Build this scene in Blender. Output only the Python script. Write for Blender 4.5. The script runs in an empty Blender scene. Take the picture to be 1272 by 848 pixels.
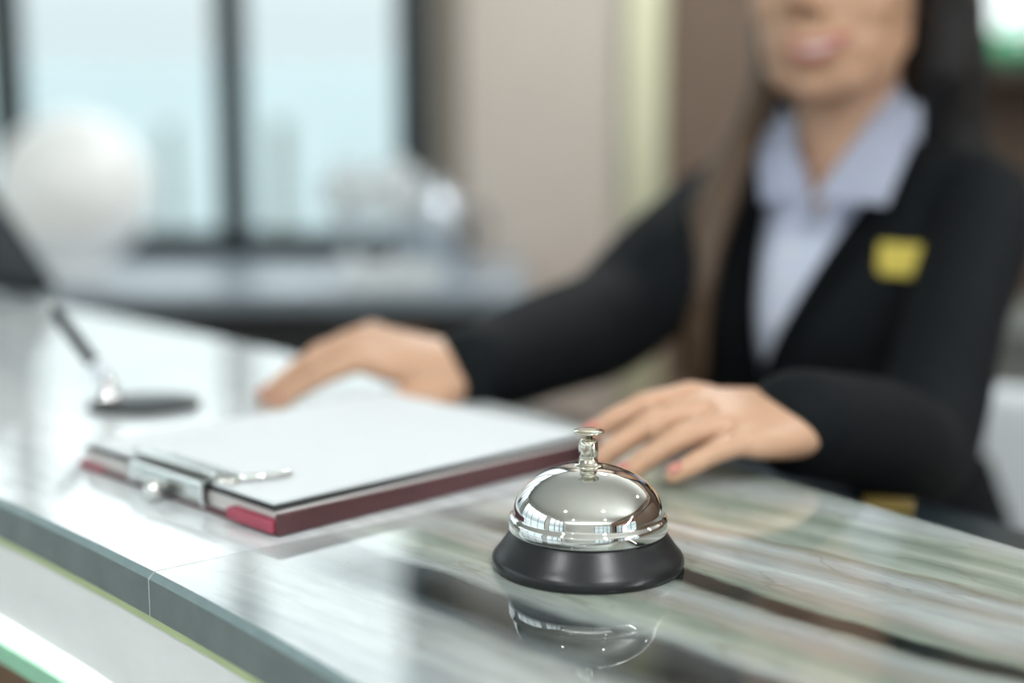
import bpy, bmesh, math, random
from mathutils import Vector, Matrix
from mathutils.bvhtree import BVHTree
random.seed(7)
SC = bpy.context.scene
COL = SC.collection
PI = math.pi
CT = 1.12            # counter top height
EYE = 1.315          # camera height

# ------------------------------------------------------------------ camera
cam = bpy.data.cameras.new('camera')
cam.lens = 50.0; cam.sensor_width = 36.0; cam.clip_start = 0.02; cam.clip_end = 200
cam.dof.use_dof = True
cam.dof.focus_distance = 0.612
cam.dof.aperture_fstop = 2.3
co = bpy.data.objects.new('camera', cam); COL.objects.link(co)
co.location = (0, 0, EYE); co.rotation_euler = (math.radians(90 - 9), 0, 0)
SC.camera = co

# ------------------------------------------------------------------ world: overcast sky, brighter towards the zenith
w = bpy.data.worlds.new('overcast_sky'); SC.world = w; w.use_nodes = True
nt = w.node_tree; nt.nodes.clear()
out = nt.nodes.new('ShaderNodeOutputWorld'); bg = nt.nodes.new('ShaderNodeBackground')
tc = nt.nodes.new('ShaderNodeTexCoord'); sp = nt.nodes.new('ShaderNodeSeparateXYZ')
nt.links.new(tc.outputs['Generated'], sp.inputs[0])
rmp = nt.nodes.new('ShaderNodeValToRGB')
cr = rmp.color_ramp
cr.elements[0].position = 0.0; cr.elements[0].color = (0.27, 0.285, 0.29, 1)
cr.elements[1].position = 1.0; cr.elements[1].color = (1.0, 1.05, 1.06, 1)
for p, c in ((0.49, (0.275, 0.31, 0.32, 1)), (0.51, (0.28, 0.315, 0.325, 1)), (0.54, (0.31, 0.345, 0.355, 1)), (0.585, (0.50, 0.545, 0.56, 1)), (0.63, (0.80, 0.85, 0.865, 1))):
    e = cr.elements.new(p); e.color = c
mm = nt.nodes.new('ShaderNodeMath'); mm.operation = 'MULTIPLY_ADD'; mm.inputs[1].default_value = 0.5; mm.inputs[2].default_value = 0.5
nt.links.new(sp.outputs['Z'], mm.inputs[0]); nt.links.new(mm.outputs[0], rmp.inputs[0])
nt.links.new(rmp.outputs[0], bg.inputs['Color']); bg.inputs['Strength'].default_value = 2.5
nt.links.new(bg.outputs[0], out.inputs[0])

LAMP_POWER = 24.0; FILL_POWER = 85.0      # each ceiling downlight (see downlight()); added fill lamps for the ceiling
SC.view_settings.view_transform = 'Standard'; SC.view_settings.look = 'None'
SC.view_settings.exposure = 0.12; SC.view_settings.gamma = 1.0
SC.view_settings.use_curve_mapping = False
SC.cycles.max_bounces = 8; SC.cycles.diffuse_bounces = 4; SC.cycles.glossy_bounces = 5
SC.cycles.transparent_max_bounces = 12; SC.cycles.transmission_bounces = 6
SC.cycles.caustics_reflective = False; SC.cycles.caustics_refractive = False
SC.cycles.sample_clamp_indirect = 6.0
SC.cycles.use_denoising = True

# ------------------------------------------------------------------ materials
def nd(t, kind, **kw):
    n = t.nodes.new(kind)
    for k, v in kw.items(): setattr(n, k, v)
    return n
def mat(name, col, rough=0.5, metal=0.0, ior=1.5, noise=None, bump=0.0, bscale=300, coat=0.0, sheen=0.0, trans=0.0, emit=None, sss=0.0, strand=False):
    m = bpy.data.materials.new(name); m.use_nodes = True
    t = m.node_tree; b = t.nodes['Principled BSDF']
    b.inputs['Base Color'].default_value = (*col, 1); b.inputs['Roughness'].default_value = rough
    b.inputs['Metallic'].default_value = metal; b.inputs['IOR'].default_value = ior
    b.inputs['Coat Weight'].default_value = coat; b.inputs['Coat Roughness'].default_value = 0.05
    b.inputs['Sheen Weight'].default_value = sheen; b.inputs['Transmission Weight'].default_value = trans
    if sss:
        b.inputs['Subsurface Weight'].default_value = sss; b.inputs['Subsurface Radius'].default_value = (0.012, 0.005, 0.003); b.inputs['Subsurface Scale'].default_value = 1.0
    if emit: b.inputs['Emission Color'].default_value = (*emit[0], 1); b.inputs['Emission Strength'].default_value = emit[1]
    tco = nd(t, 'ShaderNodeTexCoord')
    if noise:
        sc, amt = noise[0], noise[1]
        n = nd(t, 'ShaderNodeTexNoise'); n.inputs['Scale'].default_value = sc; n.inputs['Detail'].default_value = 5
        if len(noise) > 2:
            mp = nd(t, 'ShaderNodeMapping'); mp.inputs['Scale'].default_value = noise[2]
            t.links.new(tco.outputs['Object'], mp.inputs[0]); t.links.new(mp.outputs[0], n.inputs['Vector'])
        else: t.links.new(tco.outputs['Object'], n.inputs['Vector'])
        mx = nd(t, 'ShaderNodeMix', data_type='RGBA')
        mx.inputs['A'].default_value = (*[c * (1 - amt) for c in col], 1); mx.inputs['B'].default_value = (*[min(1, c * (1 + amt)) for c in col], 1)
        t.links.new(n.outputs['Fac'], mx.inputs['Factor']); t.links.new(mx.outputs['Result'], b.inputs['Base Color'])
    if bump:
        n2 = nd(t, 'ShaderNodeTexNoise'); n2.inputs['Scale'].default_value = bscale; n2.inputs['Detail'].default_value = 3
        t.links.new(tco.outputs['Object'], n2.inputs['Vector'])
        bp = nd(t, 'ShaderNodeBump'); bp.inputs['Strength'].default_value = bump; bp.inputs['Distance'].default_value = 0.001
        if strand:
            m2 = nd(t, 'ShaderNodeMapping'); m2.inputs['Scale'].default_value = (1, 1, .06); t.links.new(tco.outputs['Object'], m2.inputs[0]); t.links.new(m2.outputs[0], n2.inputs['Vector']); bp.inputs['Distance'].default_value = 0.004
        t.links.new(n2.outputs['Fac'], bp.inputs['Height']); t.links.new(bp.outputs['Normal'], b.inputs['Normal'])
    return m

def marble(name, stops, ior=2.0, warp=0.02, dark=True, lightleft=False, cloud=(0.80, 1.16)):
    """Banded marble: colour stops across the bedding (direction v), warped by noise, broken by fine grain."""
    m = bpy.data.materials.new(name); m.use_nodes = True
    t = m.node_tree; b = t.nodes['Principled BSDF']; L = t.links.new
    tco = nd(t, 'ShaderNodeTexCoord')
    def dot(vec):
        d = nd(t, 'ShaderNodeVectorMath', operation='DOT_PRODUCT'); d.inputs[1].default_value = vec
        L(tco.outputs['Object'], d.inputs[0]); return d.outputs['Value']
    u = dot((0.71, -0.70, 0.25)); v = dot((0.71, 0.70, 0.35))
    sh_ = nd(t, 'ShaderNodeMath', operation='SUBTRACT'); L(v, sh_.inputs[0]); sh_.inputs[1].default_value = 0.35 * CT; v = sh_.outputs[0]
    def noise(su, sv, detail, rough=0.55, seed=0.0):
        c = nd(t, 'ShaderNodeCombineXYZ')
        a1 = nd(t, 'ShaderNodeMath', operation='MULTIPLY'); a1.inputs[1].default_value = su; L(u, a1.inputs[0])
        a2 = nd(t, 'ShaderNodeMath', operation='MULTIPLY'); a2.inputs[1].default_value = sv; L(v, a2.inputs[0])
        L(a1.outputs[0], c.inputs[0]); L(a2.outputs[0], c.inputs[1]); c.inputs[2].default_value = seed
        n = nd(t, 'ShaderNodeTexNoise'); n.inputs['Scale'].default_value = 1.0; n.inputs['Detail'].default_value = detail; n.inputs['Roughness'].default_value = rough
        L(c.outputs[0], n.inputs['Vector']); return n.outputs['Fac']
    def madd(a, k, c=None, kc=0.0):
        n = nd(t, 'ShaderNodeMath', operation='MULTIPLY_ADD'); L(a, n.inputs[0]); n.inputs[1].default_value = k
        if c is not None: L(c, n.inputs[2])
        else: n.inputs[2].default_value = kc
        return n.outputs[0]
    v1 = madd(noise(9, 14, 2, seed=3.1), warp * 2, v)
    v2 = madd(noise(38, 60, 4, 0.6, seed=8.7), warp * 0.55, v1)
    v3 = madd(v2, 1.0, None, -warp * 1.275)
    lo, hi = stops[0][0], stops[-1][0]
    mr = nd(t, 'ShaderNodeMapRange'); L(v3, mr.inputs[0]); mr.inputs[1].default_value = lo; mr.inputs[2].default_value = hi
    rp = nd(t, 'ShaderNodeValToRGB'); r = rp.color_ramp
    r.elements[0].position = 0; r.elements[0].color = (*stops[0][1], 1); r.elements[1].position = 1; r.elements[1].color = (*stops[-1][1], 1)
    for p, c in stops[1:-1]:
        e = r.elements.new((p - lo) / (hi - lo)); e.color = (*c, 1)
    L(mr.outputs[0], rp.inputs[0])
    # clouding along the bedding
    cl = noise(16, 120, 6, 0.62, seed=1.3)
    mrc = nd(t, 'ShaderNodeMapRange'); L(cl, mrc.inputs[0]); mrc.inputs[1].default_value = 0.30; mrc.inputs[2].default_value = 0.70; mrc.inputs[3].default_value = cloud[0]; mrc.inputs[4].default_value = cloud[1]
    mx = nd(t, 'ShaderNodeMix', data_type='RGBA', blend_type='MULTIPLY'); mx.inputs['Factor'].default_value = 1.0
    L(rp.outputs[0], mx.inputs['A']); L(mrc.outputs[0], mx.inputs['B'])
    res = mx.outputs['Result']
    if dark:
        # hairline veins: thin bands where a stretched noise crosses its middle value
        for seed, su, sv, wd, colr, amt in ((5.0, 10, 34, 0.012, (0.14, 0.125, 0.105), 0.38), (2.2, 7, 22, 0.010, (0.20, 0.16, 0.12), 0.35)):
            h = noise(su, sv, 3, 0.5, seed=seed)
            s = nd(t, 'ShaderNodeMath', operation='SUBTRACT'); L(h, s.inputs[0]); s.inputs[1].default_value = 0.5
            a = nd(t, 'ShaderNodeMath', operation='ABSOLUTE'); L(s.outputs[0], a.inputs[0])
            q = nd(t, 'ShaderNodeMapRange'); L(a.outputs[0], q.inputs[0]); q.inputs[1].default_value = 0; q.inputs[2].default_value = wd; q.inputs[3].default_value = amt; q.inputs[4].default_value = 0
            br = noise(14, 14, 2, seed=seed + 20)
            qb = nd(t, 'ShaderNodeMapRange'); L(br, qb.inputs[0]); qb.inputs[1].default_value = 0.45; qb.inputs[2].default_value = 0.62
            ml = nd(t, 'ShaderNodeMath', operation='MULTIPLY'); L(q.outputs[0], ml.inputs[0]); L(qb.outputs[0], ml.inputs[1])
            m2 = nd(t, 'ShaderNodeMix', data_type='RGBA'); L(ml.outputs[0], m2.inputs['Factor']); L(res, m2.inputs['A']); m2.inputs['B'].default_value = (*colr, 1)
            res = m2.outputs['Result']
    if lightleft:
        # charcoal bands fade towards the joint into a pale tone painting the window's reflection
        mk = nd(t, 'ShaderNodeMapRange'); L(u, mk.inputs[0]); mk.inputs[1].default_value = -0.262; mk.inputs[2].default_value = -0.185; mk.inputs[3].default_value = 0.88; mk.inputs[4].default_value = 0.0
        ml = nd(t, 'ShaderNodeMix', data_type='RGBA'); L(mk.outputs[0], ml.inputs['Factor']); L(res, ml.inputs['A']); ml.inputs['B'].default_value = (0.66, 0.69, 0.70, 1); res = ml.outputs['Result']
    L(res, b.inputs['Base Color'])
    b.inputs['Roughness'].default_value = 0.035; b.inputs['IOR'].default_value = ior
    return m

def milk(name, col):
    m = bpy.data.materials.new(name); m.use_nodes = True
    t = m.node_tree; t.nodes.clear(); L = t.links.new
    o = nd(t, 'ShaderNodeOutputMaterial'); d = nd(t, 'ShaderNodeBsdfPrincipled'); tl = nd(t, 'ShaderNodeBsdfTranslucent'); mx = nd(t, 'ShaderNodeMixShader')
    n = nd(t, 'ShaderNodeTexNoise'); n.inputs['Scale'].default_value = 20; rp = nd(t, 'ShaderNodeValToRGB')
    rp.color_ramp.elements[0].color = (*[c * .97 for c in col], 1); rp.color_ramp.elements[1].color = (*col, 1)
    L(n.outputs['Fac'], rp.inputs[0]); L(rp.outputs[0], d.inputs['Base Color']); L(rp.outputs[0], tl.inputs[0]); d.inputs['Roughness'].default_value = 0.2
    mx.inputs[0].default_value = 0.72; L(d.outputs[0], mx.inputs[1]); L(tl.outputs[0], mx.inputs[2]); L(mx.outputs[0], o.inputs[0])
    return m
def pane_glass(name, tint):
    m = bpy.data.materials.new(name); m.use_nodes = True
    t = m.node_tree; t.nodes.clear(); L = t.links.new
    o = nd(t, 'ShaderNodeOutputMaterial'); tr = nd(t, 'ShaderNodeBsdfTransparent'); gl = nd(t, 'ShaderNodeBsdfGlossy'); fr = nd(t, 'ShaderNodeFresnel'); mx = nd(t, 'ShaderNodeMixShader')
    tr.inputs[0].default_value = (*tint, 1); gl.inputs['Roughness'].default_value = 0.0; fr.inputs['IOR'].default_value = 1.3
    L(fr.outputs[0], mx.inputs[0]); L(tr.outputs[0], mx.inputs[1]); L(gl.outputs[0], mx.inputs[2]); L(mx.outputs[0], o.inputs[0])
    return m

WHT = (0.52, 0.565, 0.57); GRY = (0.36, 0.40, 0.395); GRN = (0.25, 0.30, 0.25); PGR = (0.42, 0.475, 0.415); DRK = (0.016, 0.022, 0.021); CHA = (0.10, 0.12, 0.13); BRN = (0.345, 0.34, 0.305)
M_banded = marble('banded_grey_green_marble', [
    (0.27, (0.50, 0.54, 0.55)), (0.305, (0.36, 0.40, 0.42)), (0.33, (0.46, 0.50, 0.50)), (0.352, (0.34, 0.37, 0.37)), (0.362, CHA), (0.372, DRK), (0.392, (0.07, 0.08, 0.085)), (0.398, GRY), (0.412, PGR), (0.424, GRN), (0.432, BRN),  # charcoal stops: darker stone with the bell's dark reflection painted in
    (0.446, GRY), (0.452, (0.26, 0.28, 0.25)), (0.4565, DRK), (0.4655, DRK), (0.470, GRN), (0.480, BRN), (0.497, WHT), (0.512, BRN), (0.524, WHT), (0.534, (0.26, 0.25, 0.2)), (0.538, PGR), (0.552, GRN), (0.562, PGR), (0.574, (0.24, 0.29, 0.24)), (0.584, PGR), (0.598, WHT), (0.63, GRN)], ior=1.9, warp=0.012, lightleft=True, cloud=(0.70, 1.06))
M_white = marble('white_marble', [(0.2, (0.72, 0.76, 0.77)), (0.35, (0.66, 0.70, 0.72)), (0.42, (0.74, 0.77, 0.78)), (0.5, (0.64, 0.68, 0.70)), (0.62, (0.72, 0.76, 0.77)), (0.8, (0.70, 0.74, 0.76)), (0.95, (0.62, 0.66, 0.68)), (1.2, (0.7, 0.74, 0.75))], ior=1.9, warp=0.03)
M_apron = marble('apron_marble', cloud=(0.95, 1.04), stops=[(0.0, (0.78, 0.82, 0.84)), (0.20, (0.82, 0.85, 0.87)), (0.27, (0.76, 0.80, 0.82)), (0.278, (0.34, 0.38, 0.40)), (0.286, (0.78, 0.82, 0.84)), (0.5, (0.82, 0.85, 0.87))], ior=1.5, warp=0.012, dark=False)
M_edge = mat('slab_edge_grey', (0.15, 0.19, 0.195), 0.25, noise=(60, 0.25), ior=1.5)
M_arris = mat('polished_arris', (0.20, 0.27, 0.28), 0.12, noise=(90, 0.2), ior=1.7)
M_gglass = mat('green_glass', (0.30, 0.62, 0.45), 0.08, ior=1.5, coat=0.5)
M_ggold = mat('green_gold_strip', (0.42, 0.52, 0.30), 0.3, noise=(40, 0.2))
M_led = mat('led_strip', (0.9, 0.95, 0.85), 0.5, emit=((0.93, 1.0, 0.86), 1.5))
M_wood = mat('brown_wood', (0.17, 0.10, 0.06), 0.4, noise=(14, 0.35, (1, 1, 8)), bump=0.1)
M_chrome = mat('chrome', (0.80, 0.81, 0.80), 0.025, metal=1.0, noise=(120, 0.03))
M_nickel = mat('warm_nickel', (0.72, 0.69, 0.60), 0.12, metal=1.0, noise=(400, 0.1))
M_blackpaint = mat('black_satin_paint', (0.012, 0.013, 0.015), 0.32, ior=1.45, noise=(200, 0.2), bump=0.03, bscale=900)
M_blackplastic = mat('black_plastic', (0.014, 0.016, 0.018), 0.4, noise=(150, 0.2))
M_rubber = mat('black_rubber', (0.01, 0.01, 0.01), 0.8, noise=(100, 0.2))
M_paper = mat('white_paper', (0.70, 0.735, 0.765), 0.7, noise=(30, 0.02), bump=0.02)
M_pages = mat('page_block_edges', (0.60, 0.58, 0.57), 0.8, noise=(20, 0.1, (1, 1, 90)))
M_maroon = mat('maroon_leatherette', (0.085, 0.030, 0.034), 0.42, noise=(300, 0.2), bump=0.2, bscale=700)
M_red = mat('red_lining', (0.33, 0.05, 0.085), 0.5, noise=(80, 0.1))
M_board = mat('black_board', (0.012, 0.012, 0.013), 0.5, noise=(120, 0.2))
M_skin = mat('skin', (0.56, 0.335, 0.22), 0.44, noise=(45, 0.09), bump=0.05, bscale=500, sss=0.12)
M_lip = mat('lip_rose', (0.46, 0.15, 0.13), 0.35, noise=(200, 0.1))
M_teeth = mat('teeth', (0.75, 0.72, 0.66), 0.25, noise=(200, 0.04))
M_nail = mat('nail', (0.58, 0.24, 0.20), 0.25, noise=(100, 0.05))
M_eye = mat('eye_white', (0.75, 0.73, 0.70), 0.2, noise=(50, 0.03))
M_iris = mat('dark_brown_iris', (0.03, 0.015, 0.01), 0.1, noise=(300, 0.3))
M_hair = mat('dark_hair', (0.009, 0.008, 0.009), 0.55, noise=(60, 0.6, (9, 9, 1)), bump=0.7, bscale=330, strand=True)
M_hairbrow = mat('eyebrow_brown', (0.05, 0.03, 0.02), 0.7, noise=(200, 0.3))
M_hairlit = mat('window_lit_hair', (0.085, 0.050, 0.028), 0.42, noise=(60, 0.5, (9, 9, 1)), bump=0.7, bscale=330, strand=True)  # dark hair with the window light painted in as brown
M_jacket = mat('black_suit_cloth', (0.0050, 0.0068, 0.0085), 0.8, noise=(400, 0.3), bump=0.25, bscale=1200, ior=1.25)
M_shirt = mat('white_shirt_cotton', (0.62, 0.66, 0.80), 0.8, noise=(300, 0.04), bump=0.2, bscale=900)
M_gold = mat('polished_gold', (0.22, 0.155, 0.045), 0.35, metal=0.5, noise=(80, 0.08))
M_tag = mat('yellow_gold_tag', (0.72, 0.56, 0.10), 0.32, metal=0.25, noise=(80, 0.1))
M_goldpale = mat('pale_gold_trim', (0.72, 0.70, 0.50), 0.34, metal=0.75, noise=(12, 0.06))
M_beige = mat('beige_wall', (0.62, 0.545, 0.485), 0.55, noise=(6, 0.05), bump=0.04)
M_greybrown = mat('frame_shading_strip', (0.22, 0.19, 0.155), 0.55, noise=(9, 0.08))
M_brownwall = mat('brown_wall_panel', (0.165, 0.108, 0.076), 0.45, noise=(7, 0.12, (6, 6, 1)), bump=0.05)
M_darkbrown = mat('dark_brown_wood', (0.075, 0.055, 0.042), 0.4, noise=(9, 0.2, (1, 6, 6)))
M_frame = mat('dark_window_frame', (0.016, 0.026, 0.032), 0.35, noise=(40, 0.15))
M_pane = pane_glass('window_glass', (0.955, 0.985, 0.985))
M_white_wall = mat('white_wall', (0.66, 0.67, 0.64), 0.7, noise=(5, 0.04), bump=0.03)
M_ceiling = mat('ceiling_paint', (0.74, 0.76, 0.72), 0.8, noise=(4, 0.03))
M_floor = mat('brown_floor', (0.27, 0.215, 0.165), 0.3, noise=(5, 0.25), bump=0.03)
M_cabinet = mat('dark_grey_cabinet', (0.028, 0.032, 0.034), 0.35, noise=(10, 0.25), ior=1.5)
M_cabtop = mat('blue_grey_stone_top', (0.30, 0.355, 0.41), 0.3, noise=(25, 0.3), ior=1.7)
M_globe = mat('white_opal_glass', (0.80, 0.81, 0.80), 0.25, noise=(5, 0.02), emit=((0.95, 1.0, 0.99), 0.16))
M_porcelain = mat('white_porcelain', (0.82, 0.84, 0.86), 0.2, noise=(10, 0.03), coat=0.4)
M_steel = mat('brushed_steel', (0.50, 0.55, 0.60), 0.33, metal=0.85, noise=(60, 0.1))
M_polsteel = mat('polished_steel', (0.80, 0.84, 0.87), 0.12, metal=1.0, noise=(40, 0.05))
M_milk = milk('milk_glass', (0.93, 0.955, 0.96))
M_lightgrey = mat('pale_grey_plastic', (0.62, 0.66, 0.72), 0.5, noise=(40, 0.05))
M_whitechair = mat('white_upholstery', (0.80, 0.84, 0.88), 0.65, noise=(100, 0.04), bump=0.1)
M_greycab = mat('grey_green_cabinet', (0.14, 0.15, 0.14), 0.5, noise=(10, 0.1))
M_tablet = mat('dark_grey_tablet', (0.035, 0.043, 0.05), 0.3, noise=(30, 0.15))
M_screen = mat('dark_screen_glass', (0.02, 0.025, 0.03), 0.08, noise=(10, 0.1))
M_copper = mat('copper_handle', (0.55, 0.22, 0.07), 0.35, metal=0.6, noise=(50, 0.1))
M_orange = mat('orange_brown_beam', (0.36, 0.11, 0.03), 0.4, noise=(8, 0.2))
M_green = mat('green_lamp_glass', (0.10, 0.42, 0.22), 0.15, noise=(10, 0.1), coat=0.5)
M_bulb = mat('lit_lamp_shade', (0.9, 0.95, 0.95), 0.5, emit=((0.85, 1.0, 1.0), 1.0))
M_lens = mat('downlight_lens', (0.9, 0.9, 0.85), 0.5, emit=((1.0, 0.93, 0.8), 3.0))
M_pavement = mat('pale_pavement', (0.46, 0.50, 0.51), 0.8, noise=(3, 0.1))
M_outwall = mat('pale_outdoor_wall', (0.50, 0.565, 0.58), 0.8, noise=(0.6, 0.06))
M_post = mat('grey_outdoor_post', (0.22, 0.23, 0.21), 0.6, noise=(6, 0.15))
M_skirt = M_jacket

# ------------------------------------------------------------------ helpers
def obj(name, bm, m, parent=None, smooth=False, kind=None):
    bmesh.ops.recalc_face_normals(bm, faces=bm.faces)
    me = bpy.data.meshes.new(name); bm.to_mesh(me); bm.free()
    for mm_ in (m if isinstance(m, (list, tuple)) else [m]): me.materials.append(mm_)
    if smooth:
        for p in me.polygons: p.use_smooth = True
    o = bpy.data.objects.new(name, me); COL.objects.link(o)
    if parent:
        o.parent = parent; o.matrix_parent_inverse = wm(parent).inverted()
    if kind: o['kind'] = kind
    return o
def wm(o):
    m = o.matrix_basis.copy()
    if o.parent: m = wm(o.parent) @ o.matrix_parent_inverse @ m
    return m
def thing(name, loc, label, cat, group=None, kind=None):
    o = bpy.data.objects.new(name, None); COL.objects.link(o); o.location = loc; o.empty_display_size = 0.05
    o['label'] = label; o['category'] = cat
    if group: o['group'] = group
    if kind: o['kind'] = kind
    return o
def tag(o, label, cat=None, group=None):
    o['label'] = label
    if cat: o['category'] = cat
    if group: o['group'] = group
    return o
def box(bm, lo, hi, bev=0.0, seg=2, M=None):
    g = bmesh.ops.create_cube(bm, size=1.0)
    vs = g['verts']
    for v in vs:
        v.co = Vector([(lo[k] + hi[k]) / 2 + v.co[k] * (hi[k] - lo[k]) for k in range(3)])
    if bev:
        es = list({e for v in vs for e in v.link_edges})
        r = bmesh.ops.bevel(bm, geom=es, offset=bev, segments=seg, affect='EDGES', profile=0.5)
        vs = list({v for f in r['faces'] for v in f.verts} | {v for v in vs if v.is_valid})
    if M is not None:
        for v in vs: v.co = M @ v.co
    return vs
def bx(name, lo, hi, m, parent=None, bev=0.0, seg=2, kind=None, M=None):
    bm = bmesh.new(); box(bm, lo, hi, bev, seg, M); return obj(name, bm, m, parent, kind=kind)
def lathe(bm, prof, c=(0, 0, 0), seg=64, M=None):
    rings = []
    for r, z in prof:
        if r < 1e-6: rings.append([bm.verts.new((0, 0, z))])
        else: rings.append([bm.verts.new((r * math.cos(2 * PI * k / seg), r * math.sin(2 * PI * k / seg), z)) for k in range(seg)])
    for a, b in zip(rings, rings[1:]):
        for k in range(seg):
            k2 = (k + 1) % seg
            if len(a) == 1 and len(b) == 1: continue
            if len(a) == 1: bm.faces.new((a[0], b[k], b[k2]))
            elif len(b) == 1: bm.faces.new((a[k], a[k2], b[0]))
            else: bm.faces.new((a[k], a[k2], b[k2], b[k]))
    if len(rings[0]) > 1: bm.faces.new(rings[0][::-1])
    if len(rings[-1]) > 1: bm.faces.new(rings[-1])
    T = Matrix.Translation(c) if M is None else M
    for rg in rings:
        for v in rg: v.co = T @ v.co
def tube(bm, pts, rad, seg=16, up=(0, 0, 1), cap=True):
    """Swept tube with elliptical sections; rad is one number or (side, up) per point."""
    pts = [Vector(p) for p in pts]; n = len(pts)
    if not isinstance(rad, list): rad = [rad] * n
    rings = []; up = Vector(up)
    for i, p in enumerate(pts):
        t = (pts[min(i + 1, n - 1)] - pts[max(i - 1, 0)]).normalized()
        s = t.cross(up)
        if s.length < 1e-4: s = t.cross(Vector((1, 0, 0)))
        s.normalize(); q = s.cross(t).normalized()
        a, b = rad[i] if isinstance(rad[i], (tuple, list)) else (rad[i], rad[i])
        rings.append([bm.verts.new(p + s * (a * math.cos(2 * PI * k / seg)) + q * (b * math.sin(2 * PI * k / seg))) for k in range(seg)])
    for A, B in zip(rings, rings[1:]):
        for k in range(seg): bm.faces.new((A[k], A[(k + 1) % seg], B[(k + 1) % seg], B[k]))
    if cap:
        for R, s in ((rings[0], -1), (rings[-1], 1)):
            c = sum((v.co for v in R), Vector()) / seg
            cv = bm.verts.new(c)
            for k in range(seg): bm.faces.new((R[k], R[(k + 1) % seg], cv))
def ball(bm, c, r, M=None, seg=20):
    g = bmesh.ops.create_uvsphere(bm, u_segments=seg, v_segments=max(8, seg // 2), radius=1.0)
    r = r if isinstance(r, (tuple, list)) else (r, r, r)
    for v in g['verts']:
        p = Vector((v.co.x * r[0] + c[0], v.co.y * r[1] + c[1], v.co.z * r[2] + c[2]))
        v.co = M @ p if M is not None else p
def capsule_chain(bm, pts, rads, seg=14):
    """Round-ended limb: a tube plus a ball at every joint."""
    tube(bm, pts, list(rads), seg)
    for p, r in zip(pts, rads):
        rr = r if not isinstance(r, (tuple, list)) else min(r)
        ball(bm, p, rr * 0.99, seg=seg)
def spline(pts, n):
    """Catmull-Rom through tuples of any length."""
    P = [pts[0]] + list(pts) + [pts[-1]]; res = []
    segs = len(pts) - 1
    for i in range(n):
        x = i / (n - 1) * segs; k = min(int(x), segs - 1); f = x - k
        a, b, c, d = P[k], P[k + 1], P[k + 2], P[k + 3]
        res.append(tuple(0.5 * (2 * b[j] + (c[j] - a[j]) * f + (2 * a[j] - 5 * b[j] + 4 * c[j] - d[j]) * f * f + (3 * b[j] - a[j] - 3 * c[j] + d[j]) * f ** 3) for j in range(len(b))))
    return res
def fuse(bm, voxel, smooth=6):
    """Union of overlapping volumes as one continuous skin (voxel remesh, then smoothed)."""
    bmesh.ops.recalc_face_normals(bm, faces=bm.faces)
    me = bpy.data.meshes.new('fuse'); bm.to_mesh(me); bm.free()
    o = bpy.data.objects.new('fuse', me); COL.objects.link(o)
    r = o.modifiers.new('r', 'REMESH'); r.mode = 'VOXEL'; r.voxel_size = voxel
    s = o.modifiers.new('s', 'SMOOTH'); s.factor = 0.5; s.iterations = smooth
    dg = bpy.context.evaluated_depsgraph_get(); dg.update()
    res = bpy.data.meshes.new_from_object(o.evaluated_get(dg))
    bpy.data.objects.remove(o); bpy.data.meshes.remove(me)
    b2 = bmesh.new(); b2.from_mesh(res); bpy.data.meshes.remove(res)
    return b2

# ------------------------------------------------------------------ room shell
YB, YR, XL, XR, ZC = 3.6, -4.6, -3.6, 3.4, 3.0
bx('floor', (XL - .2, YR - .2, -0.1), (XR + .2, YB + .2, 0), M_floor, kind='structure')
bx('ceiling', (XL - .2, YR - .2, ZC), (XR + .2, YB + .2, ZC + .1), M_ceiling, kind='structure')
def wall_with_openings(name, axis, pos, thick, a0, a1, openings, m, zc=ZC):
    """Wall along x (axis 'y' fixed) or along y (axis 'x' fixed) with rectangular openings (a0,a1,z0,z1)."""
    bm = bmesh.new()
    def put(p0, p1, z0, z1):
        if p1 - p0 < 1e-4 or z1 - z0 < 1e-4: return
        lo = (p0, min(pos, pos + thick), z0) if axis == 'y' else (min(pos, pos + thick), p0, z0)
        hi = (p1, max(pos, pos + thick), z1) if axis == 'y' else (max(pos, pos + thick), p1, z1)
        box(bm, lo, hi)
    cur = a0
    for (o0, o1, z0, z1) in sorted(openings):
        put(cur, o0, 0, zc); put(o0, o1, 0, z0); put(o0, o1, z1, zc); cur = o1
    put(cur, a1, 0, zc)
    return obj(name, bm, m, kind='structure')
def window(name, axis, pos, a0, a1, z0, z1, mulls, fw, depth, rails=()):
    """Framed window: outer frame bars, mullions, rails and one glass pane per bay."""
    root = bpy.data.objects.new(name, None); COL.objects.link(root); root['kind'] = 'structure'
    mid = (a0 + a1) / 2
    root.location = (mid, pos, z0) if axis == 'y' else (pos, mid, z0)
    def bar(nm, p0, p1, q0, q1, d=depth, m=M_frame, off=0.0):
        lo = (p0, pos - d / 2 + off, q0) if axis == 'y' else (pos - d / 2 + off, p0, q0)
        hi = (p1, pos + d / 2 + off, q1) if axis == 'y' else (pos + d / 2 + off, p1, q1)
        return bx(nm, lo, hi, m, root, bev=0.0 if m is M_pane else 0.004, seg=1)
    bar('window_jamb', a0, a0 + fw, z0, z1); bar('window_jamb', a1 - fw, a1, z0, z1)
    bar('window_bottom_rail', a0 + fw, a1 - fw, z0, z0 + fw * .8); bar('window_top_rail', a0 + fw, a1 - fw, z1 - fw, z1)
    edges = [a0 + fw] + [x for x in mulls] + [a1 - fw]
    for x in mulls: bar('mullion', x - fw * .42, x + fw * .42, z0 + fw * .8, z1 - fw)
    for i in range(len(edges) - 1):
        p0 = edges[i] + (fw * .42 if i > 0 else 0); p1 = edges[i + 1] - (fw * .42 if i < len(edges) - 2 else 0)
        bar('pane', p0, p1, z0 + fw * .8, z1 - fw, 0.008, M_pane)
    return root
WX = [-1.262, -0.703, -0.231]
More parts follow.
